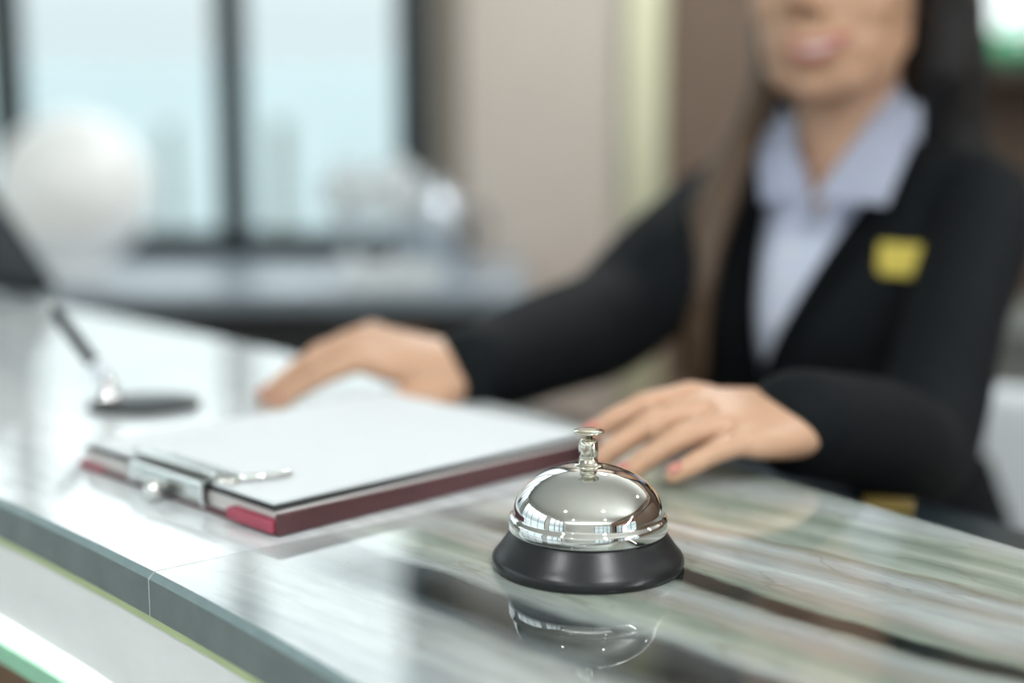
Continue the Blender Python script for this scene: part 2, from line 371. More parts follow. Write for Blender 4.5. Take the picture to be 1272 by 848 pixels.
wall_back = wall_with_openings('wall_back', 'y', YB + 0.04, 0.16, XL, XR, [(-3.3, -0.203, 0.955, 2.85)], M_white_wall)
window('window_1', 'y', YB + 0.05, -3.3, -0.203, 0.955, 2.85, [-2.82, -2.3, -1.78, -1.275, -0.708], 0.088, 0.07)
# cladding on the back wall, each strip a panel of its own except the first
bx('wall_panel', (-0.200, YB + 0.005, 0.02), (-0.125, YB + 0.04, ZC), M_greybrown, wall_back)  # added dark strip imitating the blurred shading beside the window frame
bx('wall_panel', (-0.122, YB, 0.02), (0.272, YB + 0.04, ZC), M_beige, wall_back)
tag(bx('gold_trim', (0.2765, YB - 0.03, 0.02), (0.376, YB + 0.04, ZC), M_goldpale, wall_back, bev=0.006), 'pale gold vertical trim')
for x0, x1 in ((0.379, 0.958), (0.964, 1.56), (1.566, 2.16), (2.166, 2.76), (2.766, XR)):
    bx('wall_panel', (x0, YB - 0.01, 0.02), (x1, YB + 0.04, ZC), M_brownwall, wall_back, bev=0.003, seg=1)
wall_left = wall_with_openings('wall_left', 'x', XL, -0.16, YR, YB, [(-3.8, -1.2, 0.5, 2.8), (-0.7, 2.9, 0.5, 2.8)], M_white_wall)
window('window_2', 'x', XL - 0.05, -3.8, -1.2, 0.5, 2.8, [-2.93, -2.06], 0.06, 0.08)
window('window_3', 'x', XL - 0.05, -0.7, 2.9, 0.5, 2.8, [0.2, 1.1, 2.0], 0.06, 0.08)
wall_right = wall_with_openings('wall_right', 'x', XR, 0.16, YR, YB, [(-3.9, -0.4, 0.35, 1.75)], M_brownwall)
window('window_5', 'x', XR + 0.05, -3.9, -0.4, 0.35, 1.75, [-3.2, -2.5, -1.8, -1.1], 0.05, 0.08)
wall_rear = wall_with_openings('wall_rear', 'y', YR, -0.16, XL, XR, [(0.6, 3.1, 0.45, 2.05)], M_white_wall)
window('window_4', 'y', YR - 0.05, 0.6, 3.1, 0.45, 2.05, [1.22, 1.85, 2.48], 0.05, 0.08)
beam = bx('trim_1', (XR - 0.12, -4.1, 1.75), (XR - 0.001, -0.2, 2.02), M_orange, bev=0.01, kind='structure')
# outdoors, seen through the glass
bx('pavement', (-40, -40, -0.3), (40, 40, -0.12), M_pavement, kind='structure')
g = tag(bx('garden_wall', (-14, 15.0, -0.12), (6, 15.3, 1.9), M_outwall, bev=0.02), 'long pale garden wall beyond the back window', 'wall')
def post(x, y, h, r, lab):
    bm = bmesh.new(); lathe(bm, [(r * 1.25, 0), (r * 1.25, .06), (r, .08), (r, h - .05), (r * 1.12, h - .04), (r * 1.12, h - .01), (r * .5, h)], (x, y, -0.12), 20)
    return tag(obj('outdoor_post', bm, M_post), lab, 'post')
post(-1.16, 7.2, 1.42, 0.045, 'grey post outside the right window pane, nearer the middle bar')
post(-1.72, 7.2, 1.40, 0.035, 'thin grey post outside the left window pane')

# ceiling downlights
def downlight(x, y, lab):
    t = thing('downlight', (x, y, ZC), lab, 'lamp', 'ceiling downlights')
    bm = bmesh.new(); lathe(bm, [(0.062, -0.001), (0.085, -0.001), (0.088, -0.006), (0.085, -0.012), (0.062, -0.010)], (x, y, ZC), 32)
    bmesh.ops.delete(bm, geom=[f for f in bm.faces if len(f.verts) > 4], context='FACES'); obj('bezel', bm, M_frame, t, True)
    bm = bmesh.new(); lathe(bm, [(0.0, -0.004), (0.060, -0.004), (0.060, -0.002), (0, -0.002)], (x, y, ZC), 32); obj('lens', bm, M_lens, t)
    ld = bpy.data.lights.new('downlight_lamp', 'AREA'); ld.shape = 'DISK'; ld.size = 0.12; ld.energy = LAMP_POWER; ld.color = (0.95, 0.99, 1.0)
    lo_ = bpy.data.objects.new('downlight_lamp', ld); COL.objects.link(lo_); lo_.location = (x, y, ZC - 0.013); lo_.parent = t; lo_.matrix_parent_inverse = wm(t).inverted()
for x, y, lab in ((-1.6, -2.6, 'recessed downlight behind the customer side, left'), (1.5, -2.6, 'recessed downlight behind the customer side, right'), (-1.3, -0.6, 'recessed downlight above the left of the counter front'), (0.75, -0.7, 'recessed downlight above the right of the counter front'), (0.55, 3.1, 'recessed downlight near the gold wall trim'), (2.2, 1.8, 'recessed downlight above the staff side, far right')):
    downlight(x, y, lab)
def added_cove(n, x0, y0, x1, y1, inx, iny):
    # added, unseen fill light: L-shaped shelf and lip, lamp in it brightening the ceiling
    bm = bmesh.new(); d = 0.16
    ax, ay = (x0, y0); bx_, by_ = (x1, y1)
    lo = (min(ax, bx_, ax + inx * d), min(ay, by_, ay + iny * d), 2.46); hi = (max(ax, bx_, bx_ + inx * d), max(ay, by_, by_ + iny * d), 2.48)
    box(bm, lo, hi)
    if inx: box(bm, (min(ax + inx * d, ax + inx * (d - .015)), ay, 2.46), (max(ax + inx * d, ax + inx * (d - .015)), by_, 2.505))
    else: box(bm, (ax, min(ay + iny * d, ay + iny * (d - .015)), 2.48), (bx_, max(ay + iny * d, ay + iny * (d - .015)), 2.505))
    c_ = obj('trim_%d' % n, bm, M_white_wall, kind='structure')
    ln = math.hypot(x1 - x0, y1 - y0) - .1
    ld = bpy.data.lights.new('ceiling_fill_lamp', 'AREA'); ld.shape = 'RECTANGLE'; ld.size = ln; ld.size_y = 0.06; ld.energy = FILL_POWER * ln / 6; ld.color = (0.95, 0.99, 1.0)
    o = bpy.data.objects.new('ceiling_fill_lamp', ld); COL.objects.link(o); o.location = ((x0 + x1) / 2 + inx * .07, (y0 + y1) / 2 + iny * .07, 2.49)
    o.rotation_euler = Vector((-inx * .72, -iny * .72, -1)).to_track_quat('Z', 'Y').to_euler(); ld.size, ld.size_y = (0.07, ln) if inx else (ln, 0.07); o.parent = c_; o.matrix_parent_inverse = wm(c_).inverted()
added_cove(2, XR, YR, XR, YB - .02, -1, 0)
added_cove(3, XL, YR, XR - .17, YR, 0, 1)
added_cove(4, -0.10, YB - .04, XR - .17, YB - .04, 0, -1)

# ------------------------------------------------------------------ reception counter
U = Vector((0.64, -0.768)); V = Vector((0.768, 0.64))
def curve_pt(c, u):
    um = max(min(u, -0.2), -1.6)
    v = c[0] * um * um + c[1] * um + c[2] + (2 * c[0] * um + c[1]) * (u - um)
    # u = x*.64 - y*.768 ; v = x*.768 + y*.64   (solve)
    det = 0.64 * 0.64 + 0.768 * 0.768
    return Vector(((0.64 * u + 0.768 * v) / det, (0.64 * v - 0.768 * u) / det))
CF = (-0.16111986, -0.15902652, 0.21939885); CB = (-0.09316865, -0.16056211, 0.5359228)
def front(u): return curve_pt(CF, u)
def back(u): return curve_pt(CB, u)
def side_n(fn, u):
    a, b = fn(u - .01), fn(u + .01); t = (b - a).normalized(); return Vector((-t.y, t.x))     # towards the staff side
def slab(name, u0, u1, fo, bo, z0, z1, m, parent, n=28, ff=front, bf=back, arris=0.0, mats=None, cap0=True):
    """Curved slab between the front curve (offset fo) and the back curve (offset bo)."""
    bm = bmesh.new(); secs = []
    for i in range(n + 1):
        u = u0 + (u1 - u0) * i / n
        nf, nb = side_n(ff, u), side_n(bf, u)
        F = ff(u) + nf * fo; B = bf(u) + nb * bo
        if arris:
            Fi = ff(u) + nf * (fo + arris)
            pr = [(F, z0), (F, z1 - arris), (Fi, z1), (B, z1), (B, z0)]
        else: pr = [(F, z0), (F, z1), (B, z1), (B, z0)]
        secs.append([bm.verts.new((p.x, p.y, z)) for p, z in pr])
    k = len(secs[0])
    for A, B_ in zip(secs, secs[1:]):
        for j in range(k):
            f = bm.faces.new((A[j], A[(j + 1) % k], B_[(j + 1) % k], B_[j]))
            if mats and arris: f.material_index = {0: 1, 1: 2}.get(j, 0)
    bm.faces.new(secs[0]); bm.faces.new(secs[-1][::-1])
    return obj(name, bm, mats or m, parent)
US = -0.5553            # joint between the two slabs
top = thing('reception_countertop', (*((front(US) + back(US)) / 2), CT), 'long curved polished marble countertop under the desk bell', 'countertop')
slab('marble_slab', -2.05, US - 0.0004, 0, 0, CT - 0.0195, CT, M_white, top, arris=0.0028, mats=[M_white, M_edge, M_arris])['label'] = 'white marble slab left of the joint'
slab('marble_slab', US + 0.0004, 0.35, 0, 0, CT - 0.0195, CT, M_banded, top, arris=0.0028, mats=[M_banded, M_edge, M_arris])['label'] = 'grey green banded marble slab with dark veins'
cb = thing('reception_counter', (*((front(US) + back(US)) / 2), 0), 'marble fronted counter with glowing strip under the countertop', 'counter')
slab('green_strip', -2.05, 0.35, 0.001, -0.02, CT - 0.0235, CT - 0.0197, M_ggold, cb)['label'] = 'green gold strip under the slab edge'
for a, b in ((-2.05, -1.25), (-1.249, -0.37), (-0.369, 0.35)):
    slab('apron_panel', a, b, 0.0035, -0.24, CT - 0.067, CT - 0.024, M_apron, cb)
slab('light_strip', -2.05, 0.35, 0.002, -0.24, CT - 0.0775, CT - 0.0672, M_led, cb)['label'] = 'glowing white light strip'
slab('glass_edge', -2.05, 0.35, -0.001, -0.24, CT - 0.0885, CT - 0.0777, M_gglass, cb)['label'] = 'green glass edge'
for k in range(5):
    a = -2.05 + k * 0.48
    slab('front_panel', a, a + 0.478, 0.05, -0.10, 0.08, CT - 0.0887, M_wood, cb, n=8)
slab('plinth', -2.05, 0.35, 0.07, -0.12, 0.0, 0.079, M_frame, cb, n=16)
slab('inner_ledge', -1.0, 0.35, -0.02, 0.19, CT - 0.075, CT - 0.055, M_frame, cb, n=20, ff=back)['label'] = 'dark inner ledge on the staff side'
slab('ledge_support', -1.0, 0.35, -0.02, 0.05, 0.08, CT - 0.0887, M_cabinet, cb, n=12, ff=back)

# ------------------------------------------------------------------ desk bell
BC = Vector((0.0334, 0.6045, CT))
bell = thing('desk_bell', BC, 'chrome desk bell with black base on the marble counter', 'bell')
def arc(n, f): return [f(i / (n - 1)) for i in range(n)]
bm = bmesh.new()
lathe(bm, [(0.0, 0.0005), (0.036, 0.0005), (0.0362, 0.0), (0.0414, 0.0), (0.0421, 0.0008), (0.0424, 0.0024), (0.0422, 0.0040), (0.0414, 0.0054), (0.0398, 0.0072), (0.0376, 0.0102), (0.0352, 0.0136), (0.0335, 0.0160), (0.0315, 0.0180), (0.0, 0.0180)], BC, 96)
obj('base', bm, M_blackpaint, bell, True)
bm = bmesh.new()
dome = [(0.0300, 0.0166), (0.0338, 0.0160), (0.0346, 0.0163), (0.0348, 0.0170), (0.0348, 0.0212), (0.0345, 0.0221), (0.0337, 0.0226), (0.0331, 0.0230)]
dome += arc(22, lambda t: (0.0329 * math.cos(t * PI / 2) ** 0.92 if t < 1 else 0.0, 0.0238 + 0.0208 * math.sin(t * PI / 2) ** 1.06))
lathe(bm, dome, BC, 128); obj('dome', bm, M_chrome, bell, True)
bm = bmesh.new()
lathe(bm, [(0.0, 0.0440), (0.0062, 0.0440), (0.0064, 0.0446), (0.0058, 0.0451), (0.0042, 0.0452), (0.0041, 0.0476), (0.0036, 0.0480), (0.0041, 0.0484), (0.0043, 0.0490), (0.0044, 0.0530), (0.0042, 0.0546), (0.0037, 0.0558), (0.0028, 0.0564), (0.0, 0.0566)], BC, 40)
obj('plunger_housing', bm, M_nickel, bell, True)
bm = bmesh.new()
lathe(bm, [(0.0, 0.0560), (0.0017, 0.0560), (0.0017, 0.0584), (0.0030, 0.0586), (0.0066, 0.0592), (0.0069, 0.0596), (0.0066, 0.0600), (0.0045, 0.0606), (0.0, 0.0608)], BC, 40)
obj('push_button', bm, M_nickel, bell, True)

# ------------------------------------------------------------------ clipboard on a folder
FN = Vector((-0.1097, 0.6433)); S = Vector((-0.70, 0.714)).normalized(); Lg = Vector((0.714, 0.70)).normalized()
def FM(z): # local frame: x along the long side, y along the short (clip) side
    return Matrix(((Lg.x, S.x, 0, FN.x), (Lg.y, S.y, 0, FN.y), (0, 0, 1, CT + z), (0, 0, 0, 1)))
F0 = FM(0)
fold = thing('clipboard_folder', (FN.x, FN.y, CT), 'maroon folder clipboard with chrome clip lying on the white marble', 'clipboard')
bm = bmesh.new(); box(bm, (0, 0, 0.0002), (0.226, 0.192, 0.0028), 0.001, 2, F0); box(bm, (0.0, -0.0005, 0.0002), (0.226, 0.0022, 0.0112), 0.001, 2, F0)
obj('cover', bm, M_maroon, fold)
bm = bmesh.new(); box(bm, (-0.0022, 0.0022, 0.0015), (0.004, 0.040, 0.0075), 0.001, 2, F0); tag(obj('lining', bm, M_red, fold), 'red folded lining edge')
bm = bmesh.new(); box(bm, (-0.0010, 0.165, 0.0018), (0.003, 0.191, 0.0036), 0.0005, 1, F0); tag(obj('lining', bm, M_red, fold), 'red lining edge at the far corner')
bm = bmesh.new()
for k in range(6): box(bm, (0.003 + 0.0006 * (k % 2), 0.0024, 0.0030 + k * 0.0013), (0.223 - 0.001 * (k % 3), 0.190 - 0.001 * (k % 2), 0.0030 + k * 0.0013 + 0.00115), 0, 1, F0)
obj('page_block', bm, M_pages, fold)
bm = bmesh.new(); box(bm, (0.0025, 0.006, 0.0109), (0.221, 0.188, 0.0121), 0.0004, 1, F0); obj('board', bm, M_board, fold)
pap = None
bm = bmesh.new()
for k in range(5):
    ox = 0.0010 * math.sin(k * 2.1); oy = 0.0008 * math.cos(k * 1.7)
    box(bm, (0.006 + ox, 0.0105 + oy, 0.01225 + k * 0.00032), (0.219 + ox, 0.186 + oy, 0.01225 + k * 0.00032 + 0.00028), 0, 1, F0)
pap = tag(obj('paper_sheets', bm, M_paper), 'blank white paper sheets held under the clip of the clipboard', 'paper')
clip = None
bm = bmesh.new()
prof = [(0.001, 0.0005), (-0.001, 0.006), (0.0, 0.0135), (0.004, 0.0170), (0.010, 0.0178), (0.017, 0.0160), (0.021, 0.0142), (0.0235, 0.0148)]
pr = spline(prof, 20); rows = []
for x, z in pr:
    rows.append([bm.verts.new(F0 @ Vector((x, y, z))) for y in (0.062, 0.066, 0.132, 0.136)])
for A, B in zip(rows, rows[1:]):
    for j in range(3): bm.faces.new((A[j], A[j + 1], B[j + 1], B[j]))
bmesh.ops.solidify(bm, geom=bm.faces[:], thickness=0.0009)
clip = obj('clip', bm, M_chrome, fold, True); clip['label'] = 'chrome spring clip'
bm = bmesh.new()
tube(bm, [F0 @ Vector(p) for p in ((0.012, 0.060, 0.0150), (0.020, 0.052, 0.0158), (0.030, 0.047, 0.0158), (0.040, 0.046, 0.0152), (0.043, 0.050, 0.015))], 0.0016, 10)
tube(bm, [F0 @ Vector(p) for p in ((0.010, 0.050, 0.0145), (0.010, 0.146, 0.0145))], 0.0028, 12)
obj('lever', bm, M_chrome, clip, True)
bm = bmesh.new(); ball(bm, (-0.0075, 0.098, 0.0055), 0.0055, F0); tube(bm, [F0 @ Vector((-0.006, 0.098, 0.006)), F0 @ Vector((0.002, 0.098, 0.008))], 0.0018, 10); obj('knob', bm, M_chrome, clip, True)

# ------------------------------------------------------------------ pen stand and pen
PB = Vector((-0.249, 0.945, CT))
ps = thing('pen_stand', PB, 'black oval pen stand with silver swivel on the white marble', 'pen stand')
bm = bmesh.new()
T = Matrix.Translation(PB) @ Matrix.Rotation(math.radians(8), 4, 'Z') @ Matrix.Diagonal((1.0, 0.75, 1, 1))
lathe(bm, [(0, 0), (0.037, 0), (0.0378, 0.0012), (0.0372, 0.004), (0.034, 0.0058), (0.02, 0.0066), (0, 0.0068)], (0, 0, 0), 48, T); obj('base', bm, M_blackplastic, ps, True)
J = Vector((-0.2735, 0.945, CT + 0.006))
bm = bmesh.new(); lathe(bm, [(0, 0), (0.009, 0), (0.009, .002), (0.006, .004), (0.005, .008), (0, .0085)], J, 24); ball(bm, J + Vector((0, 0, .010)), 0.0062); obj('swivel', bm, M_chrome, ps, True)
P0 = J + Vector((0, 0, .012)); P1 = Vector((-0.318, 0.972, CT + 0.0665)); D = (P1 - P0)
bm = bmesh.new(); tube(bm, [P0, P0 + D * .06, P0 + D * .20], [0.0045, 0.0062, 0.0068], 16); obj('holder_cup', bm, M_lightgrey, ps, True)
pen = thing('ballpoint_pen', P0 + D * .12, 'black ballpoint pen leaning in the pen stand', 'pen')
bm = bmesh.new(); tube(bm, [P0 + D * .13, P0 + D * .22, P0 + D * .25, P0 + D * .55, P0 + D * .90, P0 + D * .93], [0.003, 0.0036, 0.0044, 0.0050, 0.0044, 0.003], 16); obj('barrel', bm, M_blackplastic, pen, True)
bm = bmesh.new(); tube(bm, [P0 + D * .93, P0 + D * .95, P0 + D * 1.01, P0 + D * 1.03], [0.0036, 0.0046, 0.0044, 0.003], 16); obj('end_cap', bm, M_chrome, pen, True)

# ------------------------------------------------------------------ tablet at the far end of the counter
tb = thing('tablet_stand', (-0.56, 1.52, CT), 'dark grey tablet leaning on its stand at far left counter end', 'tablet')
h = Vector((-0.80, 0.60, 0)); nn = Vector((-0.60, -0.80, 0))
tilt = math.radians(34); sv = nn * math.sin(tilt) + Vector((0, 0, math.cos(tilt)))
C0 = Vector((-0.484, 1.505, CT + 0.0118))
nrm = h.cross(sv).normalized()
TM = Matrix(((h.x, sv.x, nrm.x, C0.x), (h.y, sv.y, nrm.y, C0.y), (h.z, sv.z, nrm.z, C0.z), (0, 0, 0, 1)))
bx('casing', (0, 0, -0.0045), (0.26, 0.20, 0.0045), M_tablet, tb, bev=0.004, seg=3, M=TM)
bx('screen', (0.010, 0.010, 0.0045), (0.25, 0.19, 0.0050), M_screen, tb, M=TM)
bx('foot', (0.02, -0.003, -0.012), (0.24, 0.012, 0.012), M_rubber, tb, bev=0.003, M=TM)
bm = bmesh.new(); tube(bm, [TM @ Vector((0.13, 0.15, -0.006)), TM @ Vector((0.13, 0.083, -0.112))], 0.006, 10)
obj('prop_leg', bm, M_tablet, tb, True)

# ------------------------------------------------------------------ small gold box on the ledge
LZ = CT - 0.055
gb = thing('gold_box', (0.215, 0.80, LZ), 'small gold box on the dark ledge behind the counter', 'box')
MB = Matrix.Translation((0.218, 0.80, LZ)) @ Matrix.Rotation(math.radians(-15), 4, 'Z')
bx('body', (-0.014, -0.010, 0), (0.014, 0.010, 0.024), M_gold, gb, bev=0.0015, M=MB); bx('lid', (-0.0148, -0.0108, 0.0242), (0.0148, 0.0108, 0.030), M_gold, gb, bev=0.0015, M=MB)

# ------------------------------------------------------------------ sideboard under the window and what stands on it
SZ = 0.962
sb = thing('sideboard', (-1.6, 3.2, 0), 'low dark grey sideboard under the back window', 'cabinet')
bx('worktop', (-3.35, 2.88, SZ - 0.035), (0.03, 3.575, SZ), M_cabtop, sb, bev=0.004)
bx('carcass', (-3.33, 2.94, 0.08), (0.0, 3.57, SZ - 0.036), M_cabinet, sb)
tag(bx('end_panel', (0.001, 2.91, 0.0), (0.028, 3.57, SZ - 0.036), M_wood, sb, bev=0.002), 'brown wooden end panel')
bx('plinth', (-3.3, 2.98, 0.0), (0.0, 3.55, 0.079), M_frame, sb)
for k in range(7):
    x0 = -3.325 + k * 0.475
    d = bx('door', (x0, 2.918, 0.09), (x0 + 0.468, 2.939, SZ - 0.045), M_cabinet, sb, bev=0.003)
    if k == 5:
        hx = x0 + 0.38
    bm = bmesh.new(); xk = x0 + 0.20
    tube(bm, [(xk, 2.918, 0.86), (xk, 2.89, 0.86), (xk + 0.09, 2.89, 0.86), (xk + 0.09, 2.918, 0.86)], 0.009, 10)
    obj('handle', bm, M_copper, d, True)
gl = thing('globe_lamp', (-0.95, 3.1, SZ), 'large white globe lamp on the dark sideboard', 'lamp')
bm = bmesh.new(); lathe(bm, [(0, 0), (0.085, 0), (0.088, 0.006), (0.08, 0.018), (0.055, 0.028), (0.045, 0.04), (0, 0.04)], (-0.95, 3.1, SZ), 40); obj('base', bm, M_porcelain, gl, True)
bm = bmesh.new(); ball(bm, (-0.95, 3.1, SZ + 0.030 + 0.165), 0.166, seg=48); obj('globe', bm, M_globe, gl, True)
kt = thing('kettle', (-0.185, 3.34, SZ), 'round steel grey kettle at the right end of the sideboard', 'kettle')
KC = Vector((-0.185, 3.34, SZ))
bm = bmesh.new(); lathe(bm, [(0, 0), (0.060, 0), (0.075, 0.02), (0.088, 0.06), (0.090, 0.10), (0.080, 0.145), (0.060, 0.172), (0.045, 0.178), (0, 0.178)], KC, 40); obj('body', bm, M_steel, kt, True)
bm = bmesh.new(); lathe(bm, [(0.046, 0.178), (0.044, 0.186), (0.02, 0.196), (0.008, 0.199), (0.008, 0.206), (0.013, 0.212), (0.010, 0.22), (0, 0.222)], KC, 32); obj('lid', bm, M_steel, kt, True)
bm = bmesh.new(); tube(bm, [KC + Vector(p) for p in ((0.08, 0, 0.13), (0.115, 0, 0.135), (0.125, 0, 0.09), (0.115, 0, 0.045), (0.083, 0, 0.04))], 0.008, 10); obj('handle', bm, M_blackplastic, kt, True)
bm = bmesh.new(); tube(bm, [KC + Vector(p) for p in ((-0.03, 0.07, 0.07), (-0.05, 0.100, 0.10), (-0.055, 0.112, 0.15))], [0.018, 0.012, 0.009], 12); obj('spout', bm, M_steel, kt, True)
for x, y, r, zc, lab in ((-0.372, 3.28, 0.070, 0.175, 'white round vase nearer the window, left of the other vase'), (-0.252, 3.10, 0.066, 0.190, 'white round vase on a foot between other vase and kettle')):
    vs_ = thing('round_vase', (x, y, SZ), lab, 'vase', 'white round vases on the sideboard')
    bm = bmesh.new(); lathe(bm, [(0, 0), (0.042, 0), (0.042, 0.006), (0.018, 0.016), (0.015, zc - r * .9), (0, zc - r * .9)], (x, y, SZ), 28); obj('foot', bm, M_steel, vs_, True)
    bm = bmesh.new(); lathe(bm, [(0, -r * .96), (r * .45, -r * .88), (r * .85, -r * .5), (r, 0), (r * .86, r * .5), (r * .5, r * .84), (r * .34, r * .95), (r * .40, r * 1.08), (r * .34, r * 1.08), (r * .26, r * .95), (0, r * .7)], (x, y, SZ + zc), 36); obj('bulb', bm, M_milk, vs_, True)
tr = thing('oval_dish', (-0.255, 2.965, SZ), 'oval white dish in front of kettle and vases', 'dish')
TT = Matrix.Translation((-0.255, 2.965, SZ)) @ Matrix.Diagonal((1.0, 0.6, 1, 1))
bm = bmesh.new(); lathe(bm, [(0, 0), (0.095, 0), (0.105, 0.008), (0.124, 0.046), (0.119, 0.048), (0.10, 0.014), (0, 0.011)], (0, 0, 0), 48, TT); obj('dish_body', bm, M_milk, tr, True)

# ------------------------------------------------------------------ right side: shelf, lamp, low cabinet, chair
sh = thing('wall_shelf', (1.5, 3.4, 1.40), 'dark brown wall shelf at the upper right', 'shelf')
bx('shelf_board', (0.97, 3.25, 1.405), (2.4, 3.589, 1.432), M_darkbrown, sh, bev=0.003)
for x in (1.0, 2.34): bx('bracket', (x, 3.45, 1.30), (x + 0.02, 3.589, 1.404), M_darkbrown, sh, bev=0.002)
gp = thing('green_lamp', (1.15, 3.4, 1.432), 'lit white lamp on a green glass base on the wall shelf', 'lamp')
bm = bmesh.new(); lathe(bm, [(0, 0), (0.045, 0), (0.062, 0.012), (0.068, 0.04), (0.058, 0.07), (0.030, 0.085), (0.024, 0.10), (0, 0.10)], (1.18, 3.4, 1.432), 36); obj('base', bm, M_green, gp, True)
bm = bmesh.new(); lathe(bm, [(0.028, 0.09), (0.060, 0.075), (0.075, 0.12), (0.070, 0.22), (0.048, 0.30), (0, 0.31)], (1.19, 3.4, 1.432), 36); obj('shade', bm, M_bulb, gp, True)
gc = thing('grey_cabinet', (1.35, 2.8, 0), 'low grey cabinet behind the chair at the right', 'cabinet')
bx('carcass', (0.86, 2.62, 0.06), (1.98, 3.0, 0.90), M_greycab, gc, bev=0.003); bx('cabinet_top', (0.85, 2.60, 0.901), (2.0, 3.02, 0.925), M_greycab, gc, bev=0.003)
for k in range(2): bx('door', (0.868 + k * .555, 2.602, 0.08), (1.416 + k * .555, 2.619, 0.89), M_greycab, gc, bev=0.003)
bx('plinth', (0.88, 2.66, 0), (1.96, 2.98, 0.059), M_frame, gc)
ch = thing('swivel_chair', (0.74, 1.47, 0), 'white swivel chair with rounded back standing behind the receptionist', 'chair')
CM = Matrix.Translation((0.712, 1.46, 0)) @ Matrix.Rotation(math.radians(-12), 4, 'Z')
bm = bmesh.new(); box(bm, (-0.235, -0.03, 0.70), (0.235, 0.03, 1.022), 0.028, 5)
for v in bm.verts: v.co.y += 0.9 * v.co.x ** 2; v.co = CM @ v.co
obj('backrest', bm, M_whitechair, ch, True)
bm = bmesh.new(); box(bm, (-0.23, -0.01, 0.60), (0.23, 0.42, 0.68), 0.035, 4, CM); obj('seat', bm, M_whitechair, ch, True)
bm = bmesh.new(); box(bm, (-0.03, -0.075, 0.55), (0.03, -0.035, 0.90), 0.01, 2, CM); box(bm, (-0.03, -0.07, 0.55), (0.03, 0.25, 0.585), 0.01, 2, CM); obj('back_bracket', bm, M_blackplastic, ch)
bm = bmesh.new(); lathe(bm, [(0, .10), (.035, .10), (.035, .32), (.022, .33), (.022, .58), (0, .58)], (0, 0, 0), 24, CM @ Matrix.Translation((0, .2, 0))); obj('gas_lift', bm, M_chrome, ch, True)
for k in range(5):
    a = 2 * PI * k / 5
    bm = bmesh.new(); tube(bm, [CM @ Vector((0.02 * math.cos(a), .2 + .02 * math.sin(a), .12)), CM @ Vector((0.26 * math.cos(a), .2 + .26 * math.sin(a), .085))], [(0.022, .022), (0.014, .014)], 10); lg = obj('base_leg', bm, M_chrome, ch, True)
    bm = bmesh.new(); ball(bm, CM @ Vector((0.26 * math.cos(a), .2 + .26 * math.sin(a), .034)), (0.034, 0.034, 0.034), seg=16); obj('caster', bm, M_blackplastic, lg, True)

# ------------------------------------------------------------------ the receptionist
per = thing('person', (0.30, 1.35, 0), 'smiling woman in black suit and white shirt behind the counter', 'person')
PHI = math.radians(35)
Ff = Vector((-math.sin(PHI), -math.cos(PHI), 0)); Lf = Vector((math.cos(PHI), -math.sin(PHI), 0)); UPZ = Vector((0, 0, 1))
MS = Vector((0.2915, 1.2775, 1.262))                      # middle of the shoulders
def BT(l, f, u): return MS + Lf * l + Ff * f + UPZ * u
SL = Vector((0.398, 1.205, 1.235)); SR = Vector((0.1891, 1.345, 1.215))
EL = Vector((0.290, 0.985, 1.085)); WL = Vector((0.1830, 0.806, 1.1395))
ER = Vector((0.085, 1.225, 1.140)); WR = Vector((-0.0293, 0.983, 1.1370))
def torso(bm, grow=0.0, lo=-0.52):
    keys = [(-0.52, .165, .105, -.10), (-0.42, .150, .095, -.08), (-0.33, .122, .085, -.055), (-0.22, .128, .098, -.02), (-0.14, .136, .105, .0), (-0.07, .138, .090, -.005), (-0.02, .120, .066, -.012), (0.015, .080, .050, -.014), (0.04, .05, .045, -.012)]
    ks = [k for k in spline(keys, 30) if k[0] >= lo]
    rings = []; seg = 36
    for u, a, b, c in ks:
        rings.append([bm.verts.new(BT((a + grow) * math.cos(2 * PI * k / seg), c + (b + grow) * math.sin(2 * PI * k / seg), u)) for k in range(seg)])
    for A, B in zip(rings, rings[1:]):
        for k in range(seg): bm.faces.new((A[k], A[(k + 1) % seg], B[(k + 1) % seg], B[k]))
    bm.faces.new(rings[0]); bm.faces.new(rings[-1])
def limb(bm, pts, rads, n=18):
    kk = [(*p, r) for p, r in zip(pts, rads)]
    q = spline(kk, n); capsule_chain(bm, [Vector(a[:3]) for a in q], [a[3] for a in q], 16)
# head frame
HC = Vector((0.287, 1.262, 1.440)); hy = math.radians(33)
hf = Vector((-math.sin(hy), -math.cos(hy), -0.03)).normalized(); hl = Vector((math.cos(hy), -math.sin(hy), -0.02)); hl = (hl - hf * hl.dot(hf)).normalized(); hu = hl.cross(hf) * -1
if hu.z < 0: hu = -hu
HM = Matrix(((hl.x, hf.x, hu.x, HC.x), (hl.y, hf.y, hu.y, HC.y), (hl.z, hf.z, hu.z, HC.z), (0, 0, 0, 1)))
def H(l, f, u): return HM @ Vector((l, f, u))
